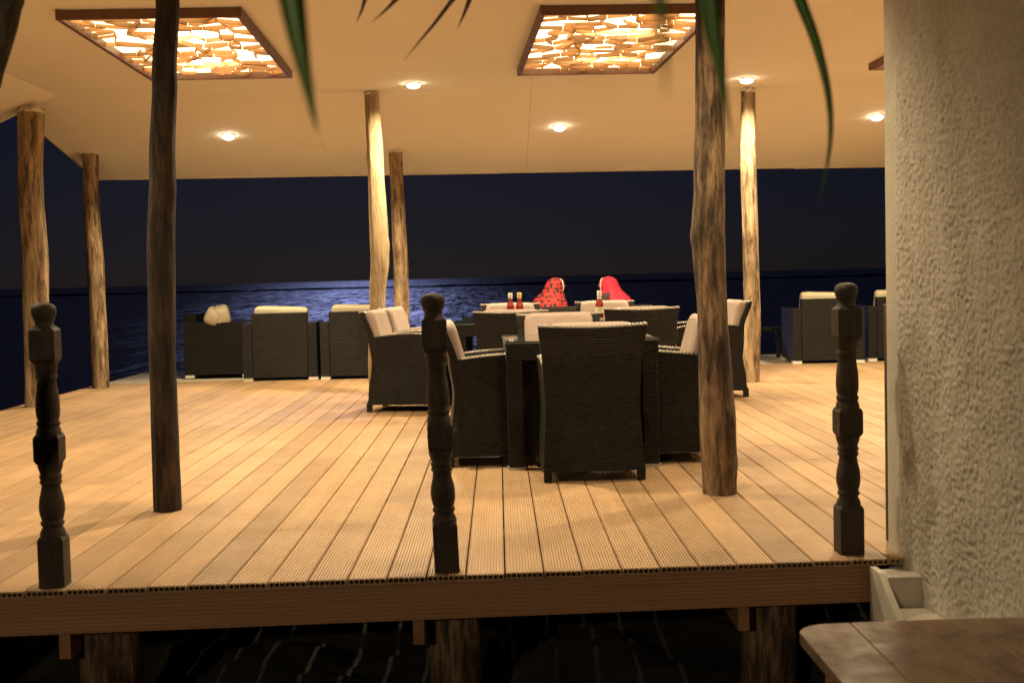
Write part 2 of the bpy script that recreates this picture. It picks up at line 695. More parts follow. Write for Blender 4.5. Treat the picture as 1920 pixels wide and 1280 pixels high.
def y_woodend(x):
    return 14.75 + 0.075 * x


def y_edge(x):
    return 16.62 + 0.075 * x


deck = empty("deck")
tag(deck, kind="structure")


def board_mesh(hollow):
    wd = PITCH - GAP
    n = 12
    gw, gd, th = 0.0050, 0.0042, 0.024
    top = [(-wd / 2, -0.002)]
    top.append((-wd / 2 + 0.002, 0.0))
    for i in range(n):
        c = -wd / 2 + (i + 0.5) * wd / n
        top += [(c - gw / 2, 0.0), (c - gw / 2 + 0.0008, -gd), (c + gw / 2 - 0.0008, -gd), (c + gw / 2, 0.0)]
    top += [(wd / 2 - 0.002, 0.0), (wd / 2, -0.002)]
    mb = MB()
    if hollow:
        poly = top + [(wd / 2, -0.0065), (-wd / 2, -0.0065)]
        mb.prism(poly, 0, 1)
        mb.box(-wd / 2, wd / 2, 0, 1, -th, -th + 0.004)
        k = 7
        for i in range(k + 1):
            c = -wd / 2 + 0.002 + (wd - 0.004) * i / k
            mb.box(c - 0.002, c + 0.002, 0, 1, -th + 0.004, -0.0065)
    else:
        poly = top + [(wd / 2, -th), (-wd / 2, -th)]
        mb.prism(poly, 0, 1)
    me = mb.mesh("deck_board")
    me.materials.append(MAT["deck"])
    fix_normals(me)
    return me


bm_front, bm_back = board_mesh(True), board_mesh(False)
K0, K1 = -31, 44
for k in range(K0, K1):
    xc = (k + 0.5) * PITCH
    ya, yb = y_front(xc), y_woodend(xc)
    j1 = ya + rng.uniform(0.9, 3.4)
    j2 = j1 + rng.uniform(2.6, 4.6)
    cuts = [ya, j1, min(j2, yb - 0.8), yb]
    for s in range(3):
        b = inst(bm_front if s == 0 else bm_back, "deck_board", deck, (xc, cuts[s] + (0.0015 if s else 0), rng.uniform(-0.0008, 0.0008)), (0, 0, 0), (1, cuts[s + 1] - cuts[s] - 0.003, 1))

# joists that carry the boards, their front ends show below the fascia
mb = MB()
for y in [5.6, 6.6, 7.6, 8.6, 9.6, 10.6, 11.6, 12.6, 13.6, 14.5]:
    mb = MB().box(-4.45, 6.3, -0.035, 0.035, -0.17, -0.0245)
    o = mb.build("bearer", MAT["joist"], deck, (0, y, 0))
    o.rotation_euler = (0, 0, 0.06)
for x in (-3.4, -1.64, -0.331, 0.911, 2.2, 3.6, 5.0):
    MB().box(x - 0.021, x + 0.021, y_front(x) + 0.09, y_front(x) + 2.4, -0.28, -0.172).build("joist", MAT["joist"], deck)

# fascia board with grooves along its face
prof = []
z = -0.0245
fz0, fz1 = -0.166, -0.0275
ng = 9
pts = [(0.0, fz0), (0.022, fz0), (0.022, fz1), (0.0, fz1)]
grooves = []
for i in range(ng):
    c = fz1 - (i + 0.5) * (fz1 - fz0) / ng
    grooves += [(0.0, c + 0.0022), (0.003, c + 0.0016), (0.003, c - 0.0016), (0.0, c - 0.0022)]
poly = pts + grooves
mb = MB()
mb.prism(poly, 0, 1, 'x')
fm = mb.mesh("fascia_board")
fm.materials.append(MAT["fascia"])
fix_normals(fm)
for xa, xb in ((-4.9, -2.52), (-2.515, 1.385)):
    inst(fm, "fascia_board", deck, (xa, y_front(xa) + 0.012, 0), (0, 0, math.atan(0.05)), ((xb - xa) / math.cos(math.atan(0.05)), 1, 1))
# edge board down the left side
MB().box(-4.545, -4.52, y_front(-4.5), y_woodend(-4.5), -0.17, -0.004).build("edge_board", MAT["fascia"], deck)

# pale concrete strip beyond the boards
mb = MB()
vs = []
for z in (-0.30, -0.012):
    for x, yf in ((-4.545, y_woodend), (6.6, y_woodend), (6.6, y_edge), (-4.545, y_edge)):
        vs.append((x, yf(x) + (0.004 if yf is y_woodend else 0), z))
mb.add(vs, [(0, 3, 2, 1), (4, 5, 6, 7), (0, 1, 5, 4), (1, 2, 6, 5), (2, 3, 7, 6), (3, 0, 4, 7)])
tag(mb.build("pavement", MAT["concrete"]), kind="structure")


# ------------------------------------------------------------------ logs
def log_mesh(samples, seed, n=22, step=0.035, amp=0.06, knots=()):
    """samples: (z, x, radius) bottom to top; returns MB around the z axis"""
    samples = sorted(samples)

    def at(z):
        if z <= samples[0][0]:
            return samples[0][1], samples[0][2]
        for a, b in zip(samples, samples[1:]):
            if z <= b[0]:
                t = (z - a[0]) / (b[0] - a[0])
                t = t * t * (3 - 2 * t)
                return a[1] + (b[1] - a[1]) * t, a[2] + (b[2] - a[2]) * t
        return samples[-1][1], samples[-1][2]
    z0, z1 = samples[0][0], samples[-1][0]
    m = int((z1 - z0) / step)
    rings = []
    for i in range(m + 1):
        z = z0 + (z1 - z0) * i / m
        x, r = at(z)
        yo = 0.02 * noise.noise(Vector((seed, z * 0.8, 3.0)))
        rg = []
        for j in range(n):
            a = 2 * math.pi * j / n
            q = Vector((math.cos(a) * 2.2 + seed, math.sin(a) * 2.2, z * 1.1))
            d = 1 + amp * noise.fractal(q, 0.9, 2.2, 4) + 0.5 * amp * noise.noise(Vector((math.cos(a) * 5 + seed, math.sin(a) * 5, z * 0.7)))
            for kz, ka, kr in knots:
                da = math.atan2(math.sin(a - ka), math.cos(a - ka))
                d += kr * math.exp(-((z - kz) / 0.06) ** 2 - (da / 0.45) ** 2)
            rg.append((x + r * d * math.cos(a), yo + r * d * math.sin(a), z))
        rings.append(rg)
    return MB().loft(rings, True)


def log_post(loc, samples, seed, m, label, knots=(), collar=True, amp=0.06):
    t = empty("log_post", (loc[0], loc[1], 0))
    tag(t, label, "log post", "log posts holding up the roof")
    smp = [(z, x - loc[0], r) for z, x, r in samples]
    log_mesh(smp, seed, knots=knots, amp=amp).build("log", m, t)
    if collar:
        zt, xt, rt = max(smp)
        mb = MB()
        rings = []
        for zz, rr in ((zt - 0.055, 0.80), (zt - 0.03, 1.09), (zt - 0.012, 1.04), (zt + 0.004, 0.9)):
            rings.append([(xt + rt * rr * (1 + 0.16 * noise.noise(Vector((a * 2.3, seed, zz * 30)))) * math.cos(a), rt * rr * (1 + 0.16 * noise.noise(Vector((a * 2.3, seed + 3, zz * 30)))) * math.sin(a), zz + 0.022 * noise.noise(Vector((a * 1.7, seed, 9)))) for a in [2 * math.pi * j / 20 for j in range(20)]])
        mb.loft(rings, True)
        mb.build("cut_collar", MAT["trim"], t)
    return t


log_post((-1.64, 6.218), [(-0.6, -1.64, 0.07), (0.016, -1.64, 0.068), (0.278, -1.64, 0.066), (0.669, -1.636, 0.064), (1.186, -1.624, 0.066), (1.698, -1.60, 0.062), (2.078, -1.574, 0.058), (2.458, -1.546, 0.055), (2.71, -1.535, 0.055)], 3.1, LOGM[0],
         "dark bark log post standing left on the deck, nearest the turned posts", ((2.06, -0.4, 0.10), (1.55, -0.2, 0.12)), False)
log_post((1.076, 6.293), [(-0.6, 1.076, 0.088), (0.01, 1.076, 0.085), (0.33, 1.072, 0.091), (0.594, 1.066, 0.083), (0.858, 1.055, 0.075), (1.278, 1.040, 0.082), (1.512, 1.048, 0.075), (1.902, 1.058, 0.069), (2.416, 1.067, 0.073), (2.71, 1.07, 0.072)], 8.4, LOGM[1],
         "thick crooked brown log post in front of the dining table's right chair", ((1.27, 3.3, 0.14), (0.36, -1.0, 0.12), (0.15, -0.2, 0.1)), False)
log_post((-4.33, 11.907), [(-1.2, -4.34, 0.1), (0.01, -4.323, 0.098), (0.308, -4.303, 0.106), (0.802, -4.282, 0.115), (1.394, -4.266, 0.115), (2.032, -4.283, 0.11), (2.74, -4.255, 0.115)], 12.7, LOGM[2],
         "tan streaked log post at the far left deck edge, behind the leftmost turned post", ((1.6, -1.2, 0.08),), True, 0.09)
log_post((-1.15, 12.25), [(-1.2, -1.2, 0.07), (0.207, -1.188, 0.072), (0.919, -1.152, 0.077), (1.3, -1.118, 0.088), (1.475, -1.122, 0.089), (2.23, -1.133, 0.076), (2.875, -1.15, 0.07)], 17.2, LOGM[3],
         "smooth pale bare log post behind the left dining chairs", ((1.42, -0.2, 0.16), (2.25, 3.3, 0.16)))
log_post((2.485, 12.597), [(-1.2, 2.48, 0.082), (0.021, 2.482, 0.082), (0.612, 2.504, 0.079), (1.399, 2.495, 0.079), (2.182, 2.483, 0.081), (2.875, 2.494, 0.07)], 21.9, LOGM[2],
         "log post with a pale knot at right, under the ceiling downlight", ((2.15, -1.55, 0.10),))
log_post((-4.336, 13.915), [(-1.4, -4.33, 0.09), (0.012, -4.336, 0.09), (0.736, -4.339, 0.092), (1.314, -4.342, 0.095), (1.889, -4.358, 0.083), (2.555, -4.349, 0.083)], 26.3, LOGM[2],
         "log post at the far left corner where the eave ends", ((0.9, -1.6, 0.08),), True, 0.09)
log_post((-1.075, 14.2), [(-1.4, -1.07, 0.083), (0.646, -1.07, 0.083), (1.237, -1.068, 0.08), (1.825, -1.078, 0.077), (2.53, -1.09, 0.074)], 31.5, LOGM[2],
         "shorter brown streaked log post just right of the pale bare one", ((0.95, -1.4, 0.08),))
# short piles under the deck front
for i, (x, r, lb) in enumerate(((-1.535, 0.115, "leftmost timber pile under the deck front edge"), (-0.20, 0.102, "timber pile under the deck below the middle turned post"), (1.05, 0.108, "timber pile under the deck nearest the concrete steps"))):
    o = log_mesh([(-1.1, 0, r * 1.03), (-0.174, 0, r)], 40 + 5 * i, step=0.05, amp=0.05).build("pile", LOGM[1], None, (x, y_front(x) + 0.30, 0))
    tag(o, lb, "pile", "timber piles under the deck")

# ------------------------------------------------------------------ roof with ceiling
CZ = 2.90
SK = 0.08


def y_fold(x):
    return 12.38 + SK * x


def y_eave(x):
    return 15.17 + SK * x


def y_ffold(x):
    return 7.55 + 0.05 * x


def y_feave(x):
    return 3.75 + 0.05 * x


EZ = CZ - 0.56
FZ = CZ - 0.62
roof = empty("pavilion_roof", (0, 10, 0))
tag(roof, "open pavilion roof with flat cream ceiling and sloping eaves", "roof")
roof_inv = Matrix.Translation((0, -10, 0))
XL, XR = -4.05, 7.0


def quad_slab(name, corners, th, m):
    """corners: four (x,y,z) of the underside; thickened upwards"""
    mb = MB()
    vs = [roof_inv @ Vector(c) for c in corners] + [roof_inv @ (Vector(c) + Vector((0, 0, th))) for c in corners]
    mb.add(vs, [(0, 3, 2, 1), (4, 5, 6, 7), (0, 1, 5, 4), (1, 2, 6, 5), (2, 3, 7, 6), (3, 0, 4, 7)])
    return mb.build(name, m, roof)


def panel_strip(xa, xb, rows):
    """ceiling boards between the lines rows = [(yfunc, z), ...]"""
    g = 0.0015
    for (f0, z0), (f1, z1) in zip(rows, rows[1:]):
        quad_slab("ceiling_panel", [(xa + g, f0(xa) + g, z0), (xb - g, f0(xb) + g, z0), (xb - g, f1(xb) - g, z1), (xa + g, f1(xa) - g, z1)], 0.012, MAT["ceiling"])


mid = lambda f, g, t: (lambda x: f(x) + (g(x) - f(x)) * t)
nb = 5
xe = [-4.55] + [XL + (XR - XL) * i / nb for i in range(1, nb + 1)]
for xa, xb in zip(xe, xe[1:]):
    panel_strip(xa, xb, [(y_fold, CZ - 0.02), (mid(y_fold, y_eave, 0.42), CZ - 0.02 - 0.54 * 0.42), (y_eave, EZ)])
xe[0] = XL
for xa, xb in zip(xe, xe[1:]):
    panel_strip(xa, xb, [(y_ffold, CZ), (mid(y_ffold, y_fold, 0.5), CZ + 0.002), (y_fold, CZ - 0.02)])
    panel_strip(xa, xb, [(y_feave, FZ), (y_ffold, CZ)])
# left skirt that drops outwards
quad_slab("ceiling_panel", [(-5.4, y_ffold(-5.4), CZ - 0.62), (XL - 0.002, y_ffold(XL), CZ), (XL - 0.002, y_fold(XL) - 0.02, CZ - 0.02), (-5.4, y_fold(XL) - 0.02, CZ - 0.64)], 0.012, MAT["ceiling"])
quad_slab("ceiling_panel", [(-5.4, y_feave(-5.4), FZ - 0.5), (XL - 0.002, y_feave(XL), FZ), (XL - 0.002, y_ffold(XL) - 0.004, CZ), (-5.4, y_ffold(-5.4) - 0.004, CZ - 0.62)], 0.012, MAT["ceiling"])
# weather cover above
quad_slab("roof_cover", [(-4.55, y_fold(-4.55) - 0.05, CZ + 0.02), (XR, y_fold(XR), CZ + 0.02), (XR, y_eave(XR) + 0.02, EZ + 0.02), (-4.55, y_eave(-4.55) + 0.02, EZ + 0.02)], 0.05, MAT["roof"])
quad_slab("roof_cover", [(-4.1, y_ffold(-4.1), CZ + 0.02), (XR, y_ffold(XR), CZ + 0.02), (XR, y_fold(XR), CZ + 0.02), (-4.1, y_fold(-4.1), CZ + 0.02)], 0.05, MAT["roof"])
quad_slab("roof_cover", [(-4.1, y_feave(-4.1), FZ + 0.02), (XR, y_feave(XR), FZ + 0.02), (XR, y_ffold(XR), CZ + 0.02), (-4.1, y_ffold(-4.1), CZ + 0.02)], 0.05, MAT["roof"])
# eave trim boards
for xa, xb in ((-4.56, 0.05), (0.053, 3.6), (3.603, 7.0)):
    dz = rng.uniform(-0.004, 0.004)
    quad_slab("eave_trim", [(xa, y_eave(xa) + 0.003, EZ - 0.026 + dz), (xb, y_eave(xb) + 0.003, EZ - 0.026 + dz), (xb, y_eave(xb) + 0.024, EZ - 0.026 + dz), (xa, y_eave(xa) + 0.024, EZ - 0.026 + dz)], 0.09, MAT["trim"])
MBx = MB()
quad_slab("eave_trim", [(-4.575, y_fold(-4.55) + 0.02, CZ - 0.045), (-4.553, y_fold(-4.55) + 0.02, CZ - 0.045), (-4.553, y_eave(-4.55), EZ - 0.02), (-4.575, y_eave(-4.55), EZ - 0.02)], 0.07, MAT["trim"])


# ------------------------------------------------------------------ driftwood ceiling panels
def lattice(x0, y0, skew, label, seed):
    W, L = 1.2, 2.58
    rg = random.Random(seed)
    t = empty("lattice_ceiling_light", (x0 + W / 2, y0 + L / 2, CZ - 0.046), math.atan(skew))
    tag(t, label, "ceiling light", "driftwood lattice ceiling lights")
    fw = 0.033
    for sx in (-1, 1):
        MB().box(sx * (W / 2 - fw / 2) - fw / 2, sx * (W / 2 - fw / 2) + fw / 2, -L / 2, L / 2, -0.022, 0.044, bev=0.004).build("frame_rail", MAT["frame"], t)
        MB().box(-W / 2 + fw + 0.001, W / 2 - fw - 0.001, sx * (L / 2 - fw / 2) - fw / 2, sx * (L / 2 - fw / 2) + fw / 2, -0.021, 0.043, bev=0.004).build("frame_rail", MAT["frame"], t)
    MB().box(-W / 2 + fw, W / 2 - fw, -L / 2 + fw, L / 2 - fw, 0.036, 0.041).build("lit_pane", MAT["pane"], t)
    for yy in (-L * 0.18, L * 0.26):
        MB().ellip((0.05, yy, 0.033), (0.24, 0.13, 0.002)).build("lamp_tube", MAT["tube"], t)
    # driftwood blades set on edge, joined into uneven cells
    nx_, ny_ = 8, 16
    px, py = (W - 2 * fw), (L - 2 * fw)
    pt = {}
    for a in range(nx_ + 1):
        for b in range(ny_ + 1):
            ja = 0 if a in (0, nx_) else rg.uniform(-0.42, 0.42)
            jb = 0 if b in (0, ny_) else rg.uniform(-0.42, 0.42)
            pt[a, b] = Vector((-px / 2 + px * (a + ja) / nx_, -py / 2 + py * (b + jb) / ny_, 0))
    bars = []
    for a in range(nx_ + 1):
        for b in range(ny_ + 1):
            if a < nx_ and 0 < b < ny_:
                bars.append((pt[a, b], pt[a + 1, b], 0.62))
            if b < ny_ and 0 < a < nx_:
                bars.append((pt[a, b], pt[a, b + 1], 0.62))
            if a < nx_ and b < ny_:
                bars.append((pt[a, b], pt[a + 1, b + 1], 0.34) if rg.random() < 0.5 else (pt[a + 1, b], pt[a, b + 1], 0.34))
    ml = []
    for th in (0.005, 0.008, 0.011):
        rings = []
        for q, (o1, k1) in enumerate(((0.3, 0.6), (-0.2, 1.0), (0.25, 1.1), (-0.1, 0.9), (0.1, 0.6))):
            u = q / 4 - 0.5
            rings.append([(u, th * (o1 - k1 / 2), -0.5 * k1 ** 0.3), (u, th * (o1 + k1 / 2), -0.5), (u, th * (o1 + k1 / 2), 0.5), (u, th * (o1 - k1 / 2), 0.5)])
        m_ = MB().loft(rings, False).mesh("slat")
        m_.materials.append(MAT["slat"])
        fix_normals(m_)
        ml.append(m_)
    for p, q, pr in bars:
        if rg.random() > pr:
            continue
        d = q - p
        k = rg.uniform(0.86, 1.0)
        hgt = rg.uniform(0.020, 0.034)
        inst(rg.choice(ml), "slat", t, ((p.x + q.x) / 2, (p.y + q.y) / 2, 0.028 - hgt / 2), (0, 0, math.atan2(d.y, d.x)), (d.length * k, 1, hgt))
    return t


lattice(-2.87, 8.46, 0.03, "square driftwood lattice ceiling light at left, crossed by the dark log post", 5)
lattice(0.27, 8.66, 0.045, "driftwood lattice ceiling light at centre right, fully above the dining tables", 6)
lattice(3.37, 8.80, 0.045, "driftwood lattice ceiling light cut off by the stucco wall", 7)


# ------------------------------------------------------------------ downlights
def downlight(x, y, z, tilt, label):
    t = empty("downlight", (x, y, z))
    tag(t, label, "downlight", "recessed ceiling downlights")
    t.rotation_euler = (tilt, 0, 0)
    MB().lathe([(0.066, 0.004), (0.068, -0.006), (0.055, -0.010), (0.053, 0.0)], 24, cap=False).build("trim_ring", MAT["capw"], t)
    MB().ellip((0, 0, -0.016), (0.060, 0.060, 0.030), 1.0, 24, 14).build("lens", MAT["bulb"], t)
    ld = bpy.data.lights.new("lamp", 'SPOT')
    ld.energy = SPOT_W
    ld.color = WARM
    ld.spot_size = R(158)
    ld.spot_blend = 0.9
    ld.shadow_soft_size = 0.045
    lo = bpy.data.objects.new("lamp", ld)
    col.objects.link(lo)
    lo.parent = t
    lo.location = (0, 0, -0.085)
    return t


def slope_z(x, y):
    t = (y - y_fold(x)) / (y_eave(x) - y_fold(x))
    return CZ - 0.02 - 0.54 * t


SL = -math.atan(0.54 / 2.79)
downlight(-0.726, 11.831, CZ - 0.018, 0, "glowing downlight above the pale bare log post")
downlight(2.364, 11.997, CZ - 0.018, 0, "glowing downlight right above the log post with the pale knot")
for x, yy, lb in ((-2.76, 13.42, "lone glowing downlight at left, right of the dark log post"), (0.69, 13.55, "glowing downlight over the sea side in the centre of the ceiling"), (4.06, 13.62, "glowing downlight touching the edge of the stucco wall")):
    downlight(x, yy, slope_z(x, yy) - 0.003, SL, lb)
for x, yy, lb in ((-3.75, 7.45, "unseen downlight added to brighten the front deck at far left"), (5.3, 7.8, "unseen downlight added for bounce light over the front deck behind the stucco wall"), (-0.75, 7.55, "assumed unseen downlight over the front deck boards left of centre"), (2.3, 7.65, "assumed unseen downlight over the front deck boards right of centre"), (5.6, 12.1, "unseen downlight added beyond the stucco wall at far right")):  # outer front two are unseen lamps added to lift floor and bounce light
    downlight(x, yy, CZ - 0.003 - max(0.0, 0.62 * (y_ffold(x) - yy) / 3.8), 0, lb)  # inner front two are unseen and assumed, far right one unseen and added
for x, yy, pw, lb in ((-2.9, 5.4, 0.24, "unseen dim eave downlight added to brighten the deck edge at left"), (0.62, 5.3, 0.26, "unseen dim eave downlight added to brighten the deck edge at right")):  # unseen lamps added at low power to brighten the front floor and wall
    dl = downlight(x, yy, CZ - 0.62 * (y_ffold(x) - yy) / 3.8 - 0.003, 0.16, lb)
    for ch in dl.children:
        if ch.type == 'LIGHT':
            ch.data.energy *= pw

# ------------------------------------------------------------------ stucco wall
wall = empty("stucco_wall", (1.5, 4.93, -0.7), R(8))
tag(wall, "rough beige stucco wall at the right edge of the deck", "wall")
W0 = Vector((1.5, 4.93, -0.7))
# bumpy face at x = 1.5
y0, y1, z0, z1 = 2.9, 4.83, -0.7, 2.6
ny, nz = 300, 500


def stucco_h(y, z):
    h = 0.0028 * noise.noise(Vector((y * 50, z * 50, 0.0))) + 0.0062 * max(0.0, noise.noise(Vector((y * 92, z * 84, 4.0)))) ** 0.7 + 0.0032 * noise.noise(Vector((y * 95, z * 95, 8.0)))
    h += 0.012 * noise.noise(Vector((y * 2.6, z * 1.1, 2.0))) + 0.005 * noise.noise(Vector((y * 9, z * 6, 5.0)))
    return h


mb = MB()
vs = []
for i in range(nz + 1):
    z = z0 + (z1 - z0) * i / nz
    for j in range(ny + 1):
        # denser towards the camera side that is seen
        y = y0 + (y1 - y0) * (j / ny)
        e = min(1.0, (y1 - y) / 0.03)
        vs.append((1.5 - 0.014 * e - 1.15 * stucco_h(y, z) * e - W0.x, y - W0.y, z - W0.z))
fs = [(i * (ny + 1) + j, i * (ny + 1) + j + 1, (i + 1) * (ny + 1) + j + 1, (i + 1) * (ny + 1) + j) for i in range(nz) for j in range(ny)]
mb.add(vs, fs, True)
mb.build("stucco_coat", MAT["stucco"], wall)
MB().box(1.502 - W0.x, 1.84 - W0.x, 1.6 - W0.y, 4.945 - W0.y, 0, 4.0, bev=0.012).build("wall_body", MAT["plaster"], wall)

# half hidden square post behind the wall
o = MB().box(-0.05, 0.05, -0.05, 0.05, 0.0, 0.93, bev=0.006).add([], []).lathe([(0.068, 0.93), (0.072, 0.945), (0.02, 0.985)], 4, Matrix.Rotation(R(45), 4, 'Z'), False).build("square_post", MAT["newel"], None, (1.588, 5.05, 0))
tag(o, "dark square post almost hidden behind the stucco wall's edge", "post")

# concrete steps at the foot of the wall
st = empty("concrete_steps", (1.475, 4.6, -0.66))
tag(st, "pale concrete steps against the foot of the stucco wall", "steps")
MB().box(-0.075, 0.10, 0.02, 0.16, 0.0, 0.625, bev=0.008).build("upper_step", MAT["plaster"], st)
MB().box(-0.072, 0.17, -0.75, 0.018, 0.0, 0.515, bev=0.008).build("lower_step", MAT["plaster"], st)
mb = MB()
mb.prism([(0.16, 0.0), (0.16, 0.635), (0.05, 0.635), (-0.35, 0.42), (-0.75, 0.30), (-0.75, 0.0)], -0.10, -0.076, 'x')
mb.build("side_cheek", MAT["plaster"], st)


# ------------------------------------------------------------------ turned newel posts
def newel(loc, rz, label):
    t = empty("turned_post", (loc[0], loc[1], 0), rz)
    tag(t, label, "turned post", "turned railing posts on the deck front edge")
    h = 0.0465

    def block(name, za, zb, ca, cb):
        mb = MB()
        rings = []
        for z, s in ((za, 1 - ca), (za + 0.014 if ca else za + 0.001, 1.0), (zb - (0.014 if cb else 0.001), 1.0), (zb, 1 - cb)):
            rings.append([(sx * h * s, sy * h * s, z) for sx, sy in ((-1, -1), (1, -1), (1, 1), (-1, 1))])
        mb.loft(rings, False)
        o = mb.build(name, MAT["newel"], t)
        bv = o.modifiers.new("bevel", 'BEVEL')
        bv.width = 0.003
        bv.segments = 2
        return o
    block("base_block", 0.0, 0.188, 0, 0.16)
    MB().lathe([(0.046, 0.186), (0.045, 0.20), (0.036, 0.218), (0.036, 0.222), (0.042, 0.228), (0.042, 0.238), (0.037, 0.243), (0.040, 0.252), (0.0455, 0.275), (0.046, 0.30), (0.043, 0.325), (0.036, 0.355), (0.033, 0.375), (0.039, 0.380), (0.040, 0.388), (0.035, 0.393), (0.039, 0.398), (0.041, 0.408), (0.036, 0.414), (0.044, 0.44), (0.046, 0.457)], 28).build("lower_turning", MAT["newel"], t)
    mbk = block("middle_block", 0.455, 0.562, 0.14, 0.14)
    MB().lathe([(0.046, 0.56), (0.043, 0.58), (0.038, 0.588), (0.042, 0.596), (0.042, 0.606), (0.037, 0.612), (0.041, 0.625), (0.0435, 0.65), (0.042, 0.69), (0.037, 0.73), (0.033, 0.762), (0.038, 0.768), (0.039, 0.778), (0.034, 0.784), (0.039, 0.790), (0.040, 0.80), (0.040, 0.812), (0.046, 0.828)], 28).build("upper_turning", MAT["newel"], t)
    tbk = block("top_block", 0.825, 0.955, 0.14, 0.30)
    MB().lathe([(0.038, 0.952), (0.033, 0.963), (0.032, 0.972), (0.037, 0.980), (0.043, 0.998), (0.045, 1.012), (0.043, 1.024), (0.036, 1.034), (0.022, 1.040), (0.004, 1.042)], 28).build("ball_finial", MAT["newel"], t)
    for z, par in ((0.508, mbk), (0.89, tbk)):
        for s in (-1, 1):
            MB().lathe([(0.006, -0.001), (0.006, 0.0012)], 12, Matrix.Translation((s * h, 0, z)) @ Matrix.Rotation(R(90), 4, 'Y')).build("bolt_hole", MAT["hole"], par)
    return t


newel((-1.661, 4.695), 0.05, "leftmost turned dark post with a ball top, on the deck's front edge")
nm_ = newel((-0.217, 4.765), 0.06, "middle turned dark post with ball top, in front of the dining set")
nm_.rotation_euler = (0, R(-1.5), 0.06)
newel((1.333, 4.89), 0.05, "turned dark post with ball top beside the stucco wall")


# ------------------------------------------------------------------ rattan dining chair (faces +y, origin on the floor)
def interp(tab, z):
    if z <= tab[0][0]:
        return tab[0][1]
    for a, b in zip(tab, tab[1:]):
        if z <= b[0]:
            t = (z - a[0]) / (b[0] - a[0])
            t = t * t * (3 - 2 * t)
            return a[1] + (b[1] - a[1]) * t
    return tab[-1][1]


WZ = [(0.0, 0.280), (0.10, 0.268), (0.40, 0.252), (0.60, 0.263), (0.85, 0.288)]
YB = [(0.0, -0.345), (0.12, -0.318), (0.42, -0.285), (0.60, -0.305), (0.85, -0.375)]


def grid_solid(mb, fa, fb, nu, nv, smooth=True):
    """closed solid between two parametric sheets"""
    A = [[fa(i / nu, j / nv) for i in range(nu + 1)] for j in range(nv + 1)]
    B = [[fb(i / nu, j / nv) for i in range(nu + 1)] for j in range(nv + 1)]
    for G in (A, B):
        mb.add([p for r in G for p in r], [(j * (nu + 1) + i, j * (nu + 1) + i + 1, (j + 1) * (nu + 1) + i + 1, (j + 1) * (nu + 1) + i) for j in range(nv) for i in range(nu)], smooth)
    ea = A[0] + [r[-1] for r in A[1:]] + A[-1][-2::-1] + [r[0] for r in A[-2:0:-1]]
    eb = B[0] + [r[-1] for r in B[1:]] + B[-1][-2::-1] + [r[0] for r in B[-2:0:-1]]
    n = len(ea)
    mb.add(ea + eb, [(i, (i + 1) % n, n + (i + 1) % n, n + i) for i in range(n)], False)


def arm_top(y):
    u = (y + 0.30) / 0.60
    return 0.615 + 0.028 * math.sin(math.pi * min(1, max(0, u)) * 0.9) - 0.03 * max(0, u - 0.8) * 2


def top_z(u):
    return 0.822 - 0.010 * math.cos((u - 0.5) * math.pi) + 0.006


